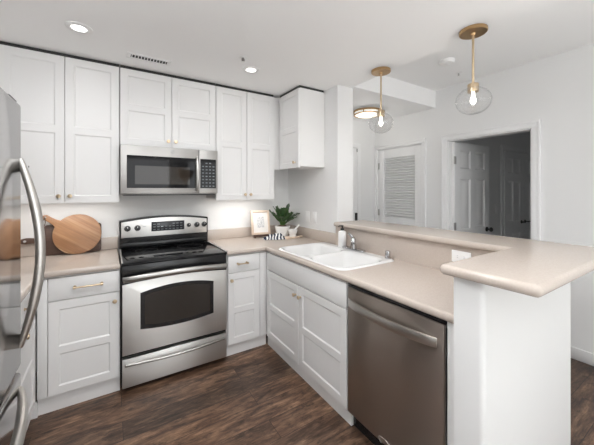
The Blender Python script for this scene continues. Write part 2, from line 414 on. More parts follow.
def wall_along_y(x0, x1, y0, y1, z1, ops):
    """wall from y0 down to y1 (y1<y0) with openings (ya,yb,ztop), ya>yb"""
    mb = MB(); y = y0
    for ya, yb, zt in sorted(ops, reverse=True):
        mb.box(x0, x1, ya, y, 0, z1); mb.box(x0, x1, yb, ya, zt, z1); y = yb
    mb.box(x0, x1, y1, y, 0, z1); return mb


LV = (-.06, -.775, 2.015); SD = (-1.10, -1.90, 2.005)
struct(wall_along_y(XR, XR + .12, 0, YR, ZD, [LV, SD]), 'wall_door', WALL, 'long white wall at right with louvered and six-panel doors', 'wall')
# rear wall with two window openings (behind the photographer)
mb = MB(); WZ0, WZ1 = .25, 2.25
for a, b in ((XL - .12, -.6), (1.3, 1.8), (3.1, XR + .12)): mb.box(a, b, YR - .12, YR, 0, ZD)
for a, b in ((-.6, 1.3), (1.8, 3.1)): mb.box(a, b, YR - .12, YR, 0, WZ0); mb.box(a, b, YR - .12, YR, WZ1, ZD)
struct(mb, 'wall_rear', WALL, 'white rear wall with two big windows', 'wall')
for i, (a, b) in enumerate(((-.6, 1.3), (1.8, 3.1))):
    t = thing('window_%d' % (i + 1), 'wide living room window behind the photographer' if i == 0 else 'narrower living room window behind the photographer', 'window', ((a + b) / 2, YR - .06, WZ0), kind='structure')
    W = b - a; H = WZ1 - WZ0; f = MB()
    for x in (-W / 2, -.025, W / 2 - .05): f.box(x, x + .05, -.03, .03, 0, H)
    f.box(-W / 2, W / 2, -.03, .03, 0, .05); f.box(-W / 2, W / 2, -.03, .03, H - .05, H)
    f.build('window_frame', TRIM, t); MB().box(-W / 2 + .05, W / 2 - .05, -.004, .004, .05, H - .05).build('window_glass', PANE, t)
t = thing('window_3', 'unseen wide window added in the left wall for side light', 'window', (XL - .06, -4.35, .25), PI / 2, kind='structure')  # window added out of view to carry the extra side light
f = MB()
for x in (-1.1, -.025, 1.05): f.box(x, x + .05, -.03, .03, 0, 2.05)
f.box(-1.1, 1.1, -.03, .03, 0, .05); f.box(-1.1, 1.1, -.03, .03, 2.0, 2.05)
f.build('window_frame', TRIM, t); MB().box(-1.05, 1.05, -.004, .004, .05, 2.0).build('window_glass', PANE, t)  # frame and glass of the added left window
# trims
struct(MB().box(XR - .014, XR, -6.5, -1.965, 0, .10, .004), 'baseboard_right', TRIM, 'white baseboard along the wall with the doors', 'baseboard')
struct(MB().box(XR - .014, XR, -1.035, -.84, 0, .10, .004), 'baseboard_right', TRIM, 'short white baseboard between the two doors', 'baseboard')
struct(MB().box(XL, XL + .014, -6.5, -2.36, 0, .10, .004), 'baseboard_left', TRIM, 'white baseboard along the left wall near the camera', 'baseboard')
struct(MB().box(1.145, 1.19, -2.357, -2.309, 0, .8735), 'trim_1', CAB, 'narrow white filler strip between dishwasher and bar end wall', 'trim')


def casing_x(y0, y1, zt, w, xw, label, name):
    """casing on a wall facing -x round the opening y0>y1"""
    mb = MB()
    for a, w0, w1 in ((xw - .018, 0, w - .02), (xw - .025, w - .02, w)):   # flat board and thicker outer edge
        mb.box(a, xw, y0 + w0, y0 + w1, 0, zt + w0, .002); mb.box(a, xw, y1 - w1, y1 - w0, 0, zt + w0, .002)
        mb.box(a, xw, y1 - w1, y0 + w1, zt + w0, zt + w1, .002)
    a, b = xw - .018, xw
    # jamb lining
    mb.box(b, b + .12, y0 - .012, y0, 0, zt); mb.box(b, b + .12, y1, y1 + .012, 0, zt); mb.box(b, b + .12, y1, y0, zt - .012, zt)
    return struct(mb, name, TRIM, label, 'door trim')


casing_x(SD[0], SD[1], SD[2], .066, XR, 'white casing round the open doorway in the right wall', 'trim_2')
casing_x(LV[0], LV[1], LV[2], .055, XR, 'white casing round the louvered closet door', 'trim_3')
# entry door at the end of the hall, on the back wall
mb = MB()
mb.box(1.965, 2.03, -.018, -.0002, 0, 2.02, .003); mb.box(2.88, 2.945, -.018, -.0002, 0, 2.02, .003); mb.box(1.965, 2.945, -.018, -.0002, 2.02, 2.08, .003)
struct(mb, 'trim_4', TRIM, 'white casing round the entry door at hall end', 'door trim')
d1 = thing('door_1', 'white entry door at the hall end, mostly behind the wall beside the sink', 'door', (2.032, -.0005, .008), kind='structure')
MB().panel_door(.846, 2.008, .014, [(.12, .38, 1.15, 1.85), (.466, .726, 1.15, 1.85), (.12, .38, .2, .95), (.466, .726, .2, .95)], depth=.006).build('leaf', TRIM, d1)
MB().box(.80, .842, -.03, -.0145, .955, 1.10, .006).build('lock_plate', MATTEB, d1, label='black lock plate')
MB().tube([(.82, -.03, .985), (.82, -.065, .985), (.74, -.068, .985)], .009).build('lever', MATTEB, d1, label='black door lever')
MB().box(.838, .846, -.020, -.0145, 1.955, 2.0).build('hinge', MATTEB, d1)

# louvered closet door in the wall at right of the hall; local x runs towards -y
d2 = thing('door_2', 'white louvered closet door in the hall', 'door', (XR + .03, LV[0] - .013, .008), -PI / 2, kind='structure')
W, H = LV[0] - LV[1] - .026, 2.0
f = MB()
for a, b in ((0, .095), (W - .095, W)): f.box(a, b, -.03, .005, 0, H - .008, .002)
for a, b in ((0, .2), (.93, 1.03), (H - .13, H - .008)): f.box(.095, W - .095, -.029, .005, a, b)
f.build('frame', TRIM, d2)
s = MB()
for z0, z1 in ((.2, .93), (1.03, H - .13)):
    n = int((z1 - z0) / .034)
    for i in range(n):
        z = z0 + (i + .5) * (z1 - z0) / n
        s.box(.09, W - .09, -.020, .020, -.004, .004, M=Matrix.Translation((0, -.012, z)) @ Matrix.Rotation(math.radians(38), 4, 'X'))
s.build('louver', TRIM, d2)
MB().box(.095, W - .095, .018, .024, .2, H - .1).build('backing', TRIM, d2)
for z in (.25, 1.05, 1.72): MB().box(-.006, .012, -.036, -.030, z, z + .09, .001).build('hinge', HANDLE, d2)

# six-panel door standing open into the side room
SIX = lambda w: [(a, b, c, d) for a, b in ((.11, w / 2 - .05), (w / 2 + .05, w - .11)) for c, d in ((.22, .78), (.95, 1.55), (1.67, 1.89))]
d3 = thing('door_3', 'white six-panel door standing open into the dim side room', 'door', (XR + .055, SD[0] - .0145, .008), math.radians(-2.5), kind='structure')
W = .755
MB().panel_door(W, 1.98, .035, SIX(W), depth=.013, chamf=.018, raised=True, x0=.004).build('leaf', TRIM, d3)
for z in (.2, .95, 1.72):
    MB().box(-.012, .03, -.0385, -.0355, z, z + .09, .001).tube([(-.002, -.04, z), (-.002, -.04, z + .09)], .006).build('hinge', HANDLE, d3)
MB().lathe([(0, 0), (.03, 0), (.03, .006), (.012, .010), (.012, .035), (.026, .042), (.029, .055), (.022, .066), (0, .069)], (W - .065, -.0355, .92), 24, Matrix.Rotation(PI / 2, 4, 'X')).build('knob', MATTEB, d3, label='black door knob')
# the side room
struct(MB().box(XR + .12, 7.2, -1.05, -.93, 0, 2.5), 'wall_side_room', WALL, 'grey-lit wall of the side room behind the open door', 'wall')
struct(MB().box(7.08, 7.2, -4.6, -1.05, 0, 2.5), 'wall_side_room_far', WALL, 'far wall of the side room', 'wall')
struct(MB().box(XR + .12, 7.2, -4.72, -4.6, 0, 2.5), 'wall_side_room_near', WALL, 'near wall of the side room', 'wall')
struct(MB().box(XR + .12, 7.2, -4.72, -.93, 2.44, 2.56), 'ceiling_side_room', CEIL, 'ceiling of the side room', 'ceiling')
d4 = thing('door_4', 'closed white double closet doors deep in the side room', 'door', (4.76, -1.051, .008), kind='structure')
for k, x in enumerate((0, .612)):
    l = MB().panel_door(.606, 1.99, .03, [(a, b, c, d) for a, b in ((.09, .27), (.336, .516)) for c, d in ((.22, .78), (.95, 1.55), (1.67, 1.89))], depth=.013, chamf=.016, x0=x).build('leaf', TRIM, d4)
    xx = .545 if k == 0 else .675; sg = -1 if k == 0 else 1
    MB().lathe([(0, 0), (.026, 0), (.026, .008), (0, .008)], (xx, -.030, .93), 20, Matrix.Rotation(PI / 2, 4, 'X')).tube([(xx, -.038, .93), (xx, -.075, .93), (xx + sg * .02, -.08, .93), (xx + sg * .11, -.08, .93)], .009).build('lever', MATTEB, l, label='black door lever')
mb = MB()
mb.box(4.69, 4.755, -1.07, -1.0502, 0, 2.01, .003); mb.box(5.983, 6.05, -1.07, -1.0502, 0, 2.01, .003); mb.box(4.69, 6.05, -1.07, -1.0502, 2.01, 2.08, .003)
struct(mb, 'trim_5', TRIM, 'white casing of the closet in the side room', 'door trim')


# ================================================================== cabinets
def knob_mb(x, y, z):
    return MB().lathe([(0, 0), (.008, 0), (.006, .006), (.0055, .012), (.012, .017), (.0145, .022), (.013, .027), (0, .0285)], (x, y, z), 20, Matrix.Rotation(PI / 2, 4, 'X'))


def pull_mb(x, y, z, L):
    m = MB()
    for s in (-1, 1): m.tube([(x + s * L / 2, y, z), (x + s * L / 2, y - .028, z)], .0055).lathe([(0, 0), (.009, 0), (.009, .003), (0, .003)], (x + s * L / 2, y, z), 16, Matrix.Rotation(PI / 2, 4, 'X')); m.lathe([(0, -.008), (.0085, -.008), (.0085, .008), (0, .008)], (x + s * L / 2, y - .028, z), 14, Matrix.Rotation(PI / 2, 4, 'Y'))
    return m.tube([(x - L / 2 - .008, y - .028, z), (x + L / 2 + .008, y - .028, z)], .0052)


def shaker(w, h, rail_lo, rail_hi, st=.052):
    return [(st, w - st, st, rail_lo), (st, w - st, rail_hi, h - st)]


def base_cabinet(root, x0, x1, depth, doors, drawers, kick=True, hollow=False, top=.8735, ext=()):
    """local frame: x to the right, front of the doors at y=-.02, carcass front y=0, carcass back y=depth"""
    b = MB(); T = .018
    if hollow:
        b.box(x0, x0 + T, 0, depth, .095, top); b.box(x1 - T, x1, 0, depth, .095, top); b.box(x0, x1, 0, depth, .095, .115)
        b.box(x0, x1, depth - T, depth, .095, top); b.box(x0, x1, 0, T, .095, top - .16); b.box(x0, x1, 0, T, top - .16, top)
    else: b.box(x0, x1, 0, depth, .095, top)
    b.build('carcass', CABIN, root)
    MB().box(x0 + .0, x1 - .0, .012, .03, 0, .095).build('toe_kick', CAB, root)
    for (a, c, z0, z1, kx, kz) in doors:
        h = z1 - z0
        d = MB().panel_door(c - a, h, .02, shaker(c - a, h, .265 / .60 * h - .005, .265 / .60 * h + .042), x0=a, z0=z0).build('door', CAB, root)
        if kx is not None: knob_mb(kx, -.0200, kz).build('knob', GOLD, d, label='brass knob')
    for (a, c, z0, z1, pl) in drawers:
        d = MB().box(a, c, -.02, -.0002, z0, z1, .002).build('drawer_front', CAB, root)
        if pl: pull_mb((a + c) / 2 + pl[1], -.0200, (z0 + z1) / 2, pl[0]).build('pull', GOLD, d, label='brass bar pull')


YB = -.60
b1 = thing('base_cabinet', 'white base cabinet with drawer and door, left of the stainless range', 'cabinet', (-.45, YB, 0))
base_cabinet(b1, 0, .444, .597, [(.054, .437, .115, .712, .413, .655)], [(.054, .437, .720, .862, (.148, .018))])
b1s = MB().box(0, .05, -.019, -.0002, .115, .862, .001).build('filler_strip', CAB, b1)
b2 = thing('base_cabinet', 'white base cabinet between the stainless range and the corner', 'cabinet', (.768, YB, 0))
base_cabinet(b2, 0, .387, .597, [(.014, .308, .105, .712, .040, .655)], [(.014, .308, .720, .862, (.082, -.022))])
MB().box(.313, .383, -.019, -.0002, .105, .862, .001).build('filler_strip', CAB, b2)
b3 = thing('base_cabinet', 'white base cabinet on the left wall, seen edge-on beside the refrigerator', 'cabinet', (-.47, -1.325, 0), PI / 2)
base_cabinet(b3, 0, .68, .597, [(.07, .665, .115, .712, .36, .655)], [(.07, .665, .720, .862, (.148, .10))])
MB().box(.6802, .7035, 0, .018, .095, .8735).box(.6802, .736, .012, .03, 0, .0945).box(.7185, .736, -.0198, .0125, 0, .0945).build('corner_stile', CAB, b3)
b4 = thing('sink_base_cabinet', 'white double-door cabinet under the sink with false drawer front', 'cabinet', (1.1565, -.625, 0), -PI / 2)
base_cabinet(b4, 0, 1.078, .585, [(.018, .535, .105, .703, .505, .628), (.541, 1.068, .105, .703, .571, .628)], [(.018, 1.068, .711, .862, None)], hollow=True)


def upper_cabinet(root, x0, x1, z0, z1, depth, doors, knobs, rail):
    MB().box(x0, x1, 0, depth, z0 + .012, z1).build('carcass', CABIN, root)
    MB().box(x0 + .002, x1 - .002, -.008, depth - .01, z1 + .0002, ZK - .0006).build('gap_shade_strip', MATTEB, root, label='black strip standing in for shade along the ceiling')  # black strip puts the shade of the gap below the ceiling into colour
    for (a, c), kx in zip(doors, knobs):
        h = z1 - z0 - .004
        d = MB().panel_door(c - a, h, .02, shaker(c - a, h, rail - z0, rail - z0 + .05), x0=a, z0=z0).build('door', CAB, root)
        knob_mb(kx, -.02, z0 + .052).build('knob', GOLD, d, label='small brass knob')


YU = -.316; ZT = 2.398; DU = .313
u1 = thing('wall_cabinet', 'tall white double-door wall cabinet above the cutting boards', 'cabinet', (0, YU, 0))
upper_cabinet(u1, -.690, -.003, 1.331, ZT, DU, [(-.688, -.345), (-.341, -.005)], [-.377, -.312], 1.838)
u2 = thing('wall_cabinet', 'short white double-door wall cabinet above the microwave', 'cabinet', (0, YU, 0))
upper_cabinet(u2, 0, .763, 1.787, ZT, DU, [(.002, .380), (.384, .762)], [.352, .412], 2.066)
u3 = thing('wall_cabinet', 'tall white double-door wall cabinet between microwave and corner', 'cabinet', (0, YU, 0))
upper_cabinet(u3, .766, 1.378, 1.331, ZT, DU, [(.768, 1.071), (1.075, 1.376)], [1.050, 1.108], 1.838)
u4 = thing('wall_cabinet', 'short white single-door wall cabinet on the side wall near the sink', 'cabinet', (1.458, -.3305, 0), -PI / 2)
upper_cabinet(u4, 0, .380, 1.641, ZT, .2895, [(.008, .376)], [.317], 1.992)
MB().box(1.379, 1.4565, .0, .012, 1.641, ZT).build('corner_filler', CAB, u3)
u5 = thing('wall_cabinet', 'plain white wall cabinet in the left corner above the refrigerator side', 'cabinet', (0, YU, 0))
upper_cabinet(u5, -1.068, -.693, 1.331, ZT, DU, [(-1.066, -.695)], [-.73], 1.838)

MB().box(-.027, -.0002, .0, .018, .095, .8735).box(-.027, -.0002, .012, .03, 0, .095).build('corner_stile', CAB, b4)
# ================================================================== counters, bar
NB = .017
c1 = thing('countertop', 'beige countertop left of the range, under the cutting boards', 'countertop', (-.5, -.3, .874))
poly = [(-1.068, -.0005), (-1.068, -1.33), (-.425, -1.33), (-.425, -.6425), (-.004, -.6425), (-.004, -.0005)]
MB().prism([(x + .5, y + .3) for x, y in poly], 0, .04, 'xy', NB, 4).build('slab', COUNTER, c1)
MB().box(-.568, .496, .2795, .2993, .0401, .142, .004).box(-.568, -.548, -1.03, .2793, .0401, .142, .004).build('backsplash', COUNTER, c1)
c2 = thing('countertop', 'beige countertop holding the sink, from range to bar end', 'countertop', (1.4, -1.2, .874))
poly = [(.766, -.0005), (.766, -.6425), (1.122, -.6425), (1.122, -2.3575), (1.7485, -2.3575), (1.7485, -.0005)]
SX0, SX1, SY0, SY1 = 1.16, 1.70, -1.625, -.765
hole = rounded(SX0 + .015 - 1.4, SX1 - .015 - 1.4, SY0 + .015 + 1.2, SY1 - .015 + 1.2, .06)
MB().prism([(x - 1.4, y + 1.2) for x, y in poly], 0, .04, 'xy', NB, 4, holes=[hole]).build('slab', COUNTER, c2)
MB().box(-.632, .3485, 1.1795, 1.1993, .0401, .142, .004).box(.329, .3485, .30, 1.1792, .0401, .142, .004).box(.329, .3487, -1.157, .2995, .0401, .2155).build('backsplash', COUNTER, c2)
poly = [(1.688, -.907), (1.688, -2.325), (1.050, -2.325), (1.050, -2.655), (2.09, -2.655), (2.09, -.907)]


def round_corners(poly, rad, n=6):
    out = []
    N = len(poly)
    for i, p in enumerate(poly):
        r = rad.get(i, 0)
        if not r: out.append(p); continue
        P = Vector(p); a = (Vector(poly[i - 1]) - P).normalized(); b = (Vector(poly[(i + 1) % N]) - P).normalized(); c = P + (a + b) * r
        a0 = (P + a * r) - c; b0 = (P + b * r) - c
        for k in range(n + 1):
            t = k / n * PI / 2; v = c + a0 * math.cos(t) + b0 * math.sin(t); out.append((v.x, v.y))
    return out


bar = MB().prism([(x - 1.8, y + 1.8) for x, y in round_corners(poly, {0: .02, 2: .02, 3: .018, 4: .02})], 0, .04, 'xy', .0175, 4).build('bar_top', COUNTER, loc=(1.8, 1.8 * -1, 1.09))
tag(bar, 'raised L-shaped beige bar top on the half wall', 'bar top')

# ================================================================== sink and what stands on it
def sd_rr(px, py, x0, x1, y0, y1, r):
    cx, cy = (x0 + x1) / 2, (y0 + y1) / 2; qx = abs(px - cx) - (x1 - x0) / 2 + r; qy = abs(py - cy) - (y1 - y0) / 2 + r
    return math.hypot(max(qx, 0), max(qy, 0)) + min(max(qx, qy), 0) - r


def sst(a, b, x): t = min(max((x - a) / (b - a), 0), 1); return t * t * (3 - 2 * t)


sk = thing('kitchen_sink', 'white double-bowl drop-in sink in the beige counter', 'sink', ((SX0 + SX1) / 2, (SY0 + SY1) / 2, .914))
hx, hy = (SX1 - SX0) / 2, (SY1 - SY0) / 2
NX, NY = 96, 148
vs, fs, keep = [], [], []
bowls = [(-hx + .026, hx - .10, -hy + .034, -.014, .085), (-hx + .026, hx - .10, .014, hy - .034, .085)]
for i in range(NX + 1):
    for j in range(NY + 1):
        x = -hx + 2 * hx * i / NX; y = -hy + 2 * hy * j / NY
        d = sd_rr(x, y, -hx, hx, -hy, hy, .07); ok = d < .012
        if d > 0:   # pull onto the outline
            e = 1e-4; gx = (sd_rr(x + e, y, -hx, hx, -hy, hy, .07) - d) / e; gy = (sd_rr(x, y + e, -hx, hx, -hy, hy, .07) - d) / e
            x -= gx * d; y -= gy * d; d = 0
        z = .0008 + .011 * sst(0, .014, -d)
        for q in bowls:
            dd = sd_rr(x, y, *q); z -= .006 * sst(.02, 0, dd) * (1 if dd > 0 else 1) + .175 * sst(0, .034, -dd) + .012 * sst(.03, .18, -dd)
        vs.append((x, y, z)); keep.append(ok)
for i in range(NX):
    for j in range(NY):
        q = [i * (NY + 1) + j, (i + 1) * (NY + 1) + j, (i + 1) * (NY + 1) + j + 1, i * (NY + 1) + j + 1]
        if all(keep[k] for k in q): fs.append(q)
MB().faces(vs, fs).build('basin', SINKW, sk, smooth=80)
for q in bowls:
    MB().lathe([(.0, .004), (.02, .004), (.024, .0), (.042, .003), (.045, .0), (0, -.002)], ((q[0] + q[1]) / 2, (q[2] + q[3]) / 2, -.186), 24).build('drain', CHROME, sk, label='chrome drain')
ZS = .9257
fc = thing('faucet', 'chrome single-lever faucet behind the sink', 'faucet', (1.652, -1.218, ZS))
f = MB(); f.prism([(x, y) for x, y in rounded(-.031, .031, -.125, .125, .0305)], 0, .017, 'xy', .004, 2)
f.build('base_plate', CHROME, fc)
MB().lathe([(.030, .012), (.027, .03), (.023, .055), (.023, .082), (.019, .096), (0, .099)], (0, 0, 0), 24).build('body', CHROME, fc)
q = .66
MB().tube([(0, 0, .055), (-.03 * q, -.03 * q, .078), (-.065 * q, -.065 * q, .100), (-.10 * q, -.10 * q, .112), (-.125 * q, -.125 * q, .106), (-.133 * q, -.133 * q, .086)], [.017, .017, .016, .0155, .016, .0155], 16).build('spout', CHROME, fc)
MB().tube([(0, 0, .092), (-.003, .010, .108), (-.010, .032, .128), (-.012, .044, .136)], [.015, .013, .010, .008], 12).build('lever', CHROME, fc)
sb = thing('soap_bottle', 'white soap bottle with black pump beside the faucet', 'bottle', (1.668, -1.062, ZS))
MB().lathe([(0, 0), (.034, 0), (.036, .004), (.036, .125), (.033, .135), (.014, .142), (.014, .147), (0, .147)], (0, 0, 0), 28).build('bottle', WHITEP, sb)
MB().lathe([(0, .147), (.016, .147), (.016, .163), (.006, .165), (.006, .18), (.011, .181), (.011, .19), (0, .191)], (0, 0, 0), 20).tube([(0, 0, .186), (-.03, .006, .186), (-.038, .008, .180)], .0045, 8).build('pump', MATTEB, sb, label='black pump')
ag = MB().lathe([(0, 0), (.023, 0), (.023, .006), (.019, .008), (.019, .05), (.016, .055), (0, .056)], (0, 0, 0), 24).build('air_gap', CHROME, loc=(1.66, -1.567, ZS))
tag(ag, 'short chrome air gap cap at the near corner of the sink', 'air gap')

# ================================================================== range
rg = thing('range', 'stainless electric range with black glass cooktop', 'oven', (0, 0, 0))
W = .762
MB().box(.003, W - .003, -.615, -.025, .03, .893).build('body', BLACK, rg)
for x in (.05, W - .05):
    for y in (-.57, -.08): MB().lathe([(0, 0), (.018, 0), (.018, .031), (0, .031)], (x, y, 0), 14).build('foot', MATTEB, rg)
MB().box(.001, W - .001, -.655, -.03, .893, .912, .004).build('cooktop', BLACKG, rg)
for a, b in ((.001, .012), (W - .012, W - .001)): MB().box(a, b, -.645, -.09, .9121, .918, .002).build('side_rim', STEEL, rg)
for cx, cy, r in ((.2, -.48, .11), (.56, -.48, .085), (.2, -.22, .085), (.56, -.22, .11)):
    MB().lathe([(r, .9121), (r, .9126), (r + .003, .9126), (r + .003, .9121), (r, .9121)], (cx, cy, 0), 40).build('burner_ring', MATTEB, rg)
MB().box(.004, W - .004, -.645, -.6152, .800, .8925, .003).build('manifold', BLACK, rg)
# backguard: black housing with bowed top, stainless fascia
def bow(z0, h, x0, x1, n=20): return [(x0 + (x1 - x0) * k / n, z0 + h * (1 - (2 * k / n - 1) ** 2)) for k in range(n + 1)]
bgd = MB().prism([(.001, .9125)] + [(W - .001, .9125)] + bow(1.158, .032, .001, W - .001)[::-1], -.082, -.004, 'xz', .004, 2).build('backguard', BLACK, rg)
MB().prism([(.014, 1.010), (W - .014, 1.010)] + bow(1.144, .031, .014, W - .014)[::-1], -.088, -.0822, 'xz', .002, 2).build('control_fascia', STEEL, bgd)
MB().box(.012, W - .012, -.105, -.0822, .925, .965, .008).build('vent_ledge', BLACK, bgd)
MB().box(.250, .535, -.0905, -.0882, 1.052, 1.138, .001).build('display', DISPLAY, bgd)
k = MB()
for r in range(3):
    for c in range(8):
        if 2 <= c <= 4 and r == 2: continue
        k.box(.265 + c * .033, .285 + c * .033, -.0913, -.0906, 1.064 + r * .024, 1.071 + r * .024)
k.build('keypad', KEYS2, bgd)
for x, r in ((.062, .022), (.139, .022), (.577, .016), (.653, .022), (.722, .022)):
    kb = MB().lathe([(0, 0), (r + .003, 0), (r + .003, .004), (r, .006), (r * .88, .022), (0, .024)], (x, -.0882, 1.09), 24, Matrix.Rotation(PI / 2, 4, 'X')).box(x - .005, x + .005, -.122, -.108, 1.09 - r * .85, 1.09 + r * .85, .002).build('knob', BLACK, bgd)
    MB().box(x - .0015, x + .0015, -.1232, -.1221, 1.09 + r * .2, 1.09 + r * .8).build('pointer', MARK, kb)
MB().box(.18, .205, -.0888, -.0882, 1.098, 1.102).build('maker_mark', KEYS, bgd)
# oven door with a lens-shaped window
od = MB().box(.006, W - .006, -.655, -.6155, .266, .797, .004).build('oven_door', BLACK, rg)
def lens(x0, x1, z0, z1, up, dn, n=18): return [(x0, z0)] + [(x0 + (x1 - x0) * k / n, z0 - dn * (1 - (2 * k / n - 1) ** 2)) for k in range(1, n)] + [(x1, z0)] + [(x1 - (x1 - x0) * k / n, z1 + up * (1 - (2 * k / n - 1) ** 2)) for k in range(0, n + 1)]
MB().prism([(.007, .267), (W - .007, .267)] + bow(.764, .020, .007, W - .007)[::-1], -.660, -.6552, 'xz', .003, 2).build('door_skin', STEEL, od, label='brushed stainless door front')
MB().prism(lens(.118, .644, .432, .690, .034, .022), -.6635, -.6602, 'xz', .001, 1).build('window_surround', BLACK, od)
MB().prism(lens(.146, .616, .458, .668, .028, .018), -.6645, -.6636, 'xz').build('window_glass', SMOKE, od)
h = MB().tube(arc(lambda t: (.012 + .738 * t, -.668 - .040 * math.sin(PI * t) ** .6, .800 + .020 * (1 - (2 * t - 1) ** 2)), 30), .0165, 14, flat=(.75, 1.25))
h
h.build('handle', HANDLE, od)
dr = MB().box(.006, W - .006, -.658, -.6155, .038, .240, .004).build('storage_drawer', STEEL, rg)
h = MB().tube(arc(lambda t: (.030 + .70 * t, -.662 - .036 * math.sin(PI * t), .200 + .0 * t), 30), .011, 12)
h.box(.022, .042, -.668, -.6582, .187, .213, .004).box(.718, .738, -.668, -.6582, .187, .213, .004)
h.build('handle', HANDLE, dr)

# ================================================================== microwave
mw = thing('microwave', 'stainless over-range microwave with dark door glass', 'microwave', (0, 0, 1.385))
MB().box(.002, .760, -.372, -.004, .004, .3965, .003).build('case', STEELM, mw)
md = MB().box(.001, .592, -.400, -.3722, .012, .396, .004).build('door', STEELM, mw)
MB().box(.044, .566, -.4035, -.4002, .058, .316).build('door_glass', BLACKG, md)
MB().box(.100, .515, -.4042, -.4036, .088, .236).build('viewing_window', SMOKE, md)
mh = MB().tube(arc(lambda t: (.578, -.414 - .022 * math.sin(PI * t) ** .5, .040 + .285 * t), 20), .0095, 12, flat=(1.25, .7)).box(.566, .590, -.416, -.4002, .03, .05, .003).box(.566, .590, -.416, -.4002, .315, .335, .003).build('handle', HANDLE, md)
cp = MB().box(.594, .761, -.400, -.3722, .012, .396, .004).build('control_panel', STEELM, mw)
MB().box(.606, .745, -.4025, -.4002, .058, .316).build('keypad_glass', BLACKG, cp)
k = MB()
for r in range(8):
    for c in range(4):
        if r == 7 and c in (0, 3): continue
        k.box(.620 + c * .031, .637 + c * .031, -.4032, -.4026, .072 + r * .029, .081 + r * .029)
k.build('keypad', KEYS2, cp)
MB().box(.02, .742, -.385, -.02, -.002, .0038).build('vent_grille', MATTEB, mw)
bd = MB().lathe([(.0125, 0), (.0150, 0), (.0150, .0015), (.0125, .0015), (.0125, 0)], (.377, -.4002, .361), 28, Matrix.Rotation(PI / 2, 4, 'X'))
for (px, pz, s) in ((-.003, .0, 1), (.0045, 0, 1)):
    bd.tube([(.377 + px + .004 * math.cos(a) * s, -.4012, .361 + pz + .006 * math.sin(a)) for a in [x * PI / 7 for x in range(1, 12)]], .0008, 6)
bd.build('round_emblem', KEYS, md)

# ================================================================== dishwasher (local x towards -y, front towards -x)
dw = thing('dishwasher', 'dark stainless dishwasher with bowed handle at the counter end', 'dishwasher', (1.1565, -1.7045, 0), -PI / 2)
MB().box(.002, .600, .0, .57, .10, .868).build('tub_case', MATTEB, dw)
MB().box(.003, .600, -.019, -.0003, .8535, .8725, .002).build('top_strip', BLACK, dw)
MB().box(.004, .598, .03, .05, .0, .0995).build('toe_panel', BLACK, dw)
ddoor = MB().box(.003, .5945, -.022, -.0003, .108, .852, .004).build('door', DARKSTEEL, dw)
MB().box(.5948, .6000, -.02, -.0003, .108, .852).build('edge_strip', HANDLE, dw)
MB().prism([(x, y) for x, y in arc(lambda t: (.010 + .556 * t, -.028 - .046 * math.sin(PI * t) ** .75), 30)] + [(x, y) for x, y in arc(lambda t: (.564 - .552 * t, -.0222 - .034 * math.sin(PI * t) ** .9), 30)], .742, .786, 'xy', .003, 2).build('handle', STRAP, ddoor)
e = MB().tube([(.285 + .046 * math.cos(a), -.0228, .118 + .018 * math.sin(a) - .006 * math.cos(a)) for a in [x * PI / 16 for x in range(-3, 22)]], .0014, 6)
e.build('maker_mark', MARK, ddoor)

# ================================================================== refrigerator (front faces +x; local x towards +y, front -y)
fr = thing('refrigerator', 'tall stainless refrigerator at the left edge with bowed handles', 'refrigerator', (-.452, -2.262, 0), PI / 2)
MB().box(.003, .907, 0.004, .60, .02, 1.765, .004).build('cabinet_case', MATTEB, fr)
d = MB().box(.001, .909, -.072, .0, .690, 1.785, .012, 3).build('door', STEELF, fr)
hz0, hz1 = .775, 1.555
hh = MB().tube(arc(lambda t: (.889, -.070 - .066 * math.sin(PI * t) ** .9, hz0 + (hz1 - hz0) * t), 40), [.012 + .0058 * min(1, 4 * min(i, 40 - i) / 40) for i in range(41)], 16).build('handle', STRAP, d)
for z, q in ((hz0 + .03, .0975), (hz1 - .03, .0975)):
    MB().lathe([(0, 0), (.0035, 0), (.0035, .0025), (0, .0025)], (.889, -q, z), 10, Matrix.Rotation(PI / 2, 4, 'X')).build('set_screw', MATTEB, hh)
d = MB().box(.001, .909, -.072, .0, .045, .665, .012, 3).build('freezer_drawer', STEELF, fr)
MB().tube(arc(lambda t: (.03 + .86 * t, -.070 - .064 * math.sin(PI * t) ** .8, .600), 40), [.012 + .0058 * min(1, 4 * min(i, 40 - i) / 40) for i in range(41)], 16).build('handle', STRAP, d)
MB().box(.03, .88, -.02, .0, .0, .042).build('toe_grille', MATTEB, fr)
MB().box(.80, .90, -.06, .05, 1.7652, 1.80, .006).build('hinge_cover', MATTEB, fr)

# ================================================================== things on the left counter
def board(name, label, outline, thick, loc, tilt, m, bev=.004, hole=None, roll=0):
    o = MB().prism(outline, -thick / 2, thick / 2, 'xz', bev, 2, holes=[hole] if hole else (), bev_holes=False).build(name, m, loc=loc)
    o.rotation_euler = (tilt, roll, 0); return tag(o, label, 'cutting board')


def oval(cx, cz, rx, rz, n=20): return [(cx + rx * math.cos(2 * PI * k / n), cz + rz * math.sin(2 * PI * k / n)) for k in range(n)]


rr = rounded(-.188, .188, 0, .236, .022)
# dark board: blade plus handle running to the left
ol = []
for p in rr:
    ol.append(p)
i = next(k for k, p in enumerate(ol) if abs(p[0] + .188) < 1e-6 and p[1] > .15)
ol = ol[:i] + [] + ol[i:]
# outline order: bottom-left corner, bottom-right, top-right, top-left; handle goes after the top-left corner
handle = [(-.188, .145), (-.235, .142), (-.29, .146), (-.318, .140), (-.328, .122), (-.318, .104), (-.29, .098), (-.235, .104), (-.188, .100)]
db = board('cutting_board', 'dark walnut cutting board with side handle, behind the round board', ol + handle, .018, (-.316, -.062, .9152), math.radians(-8.5), DARKWOOD, hole=oval(-.298, .121, .011, .009))
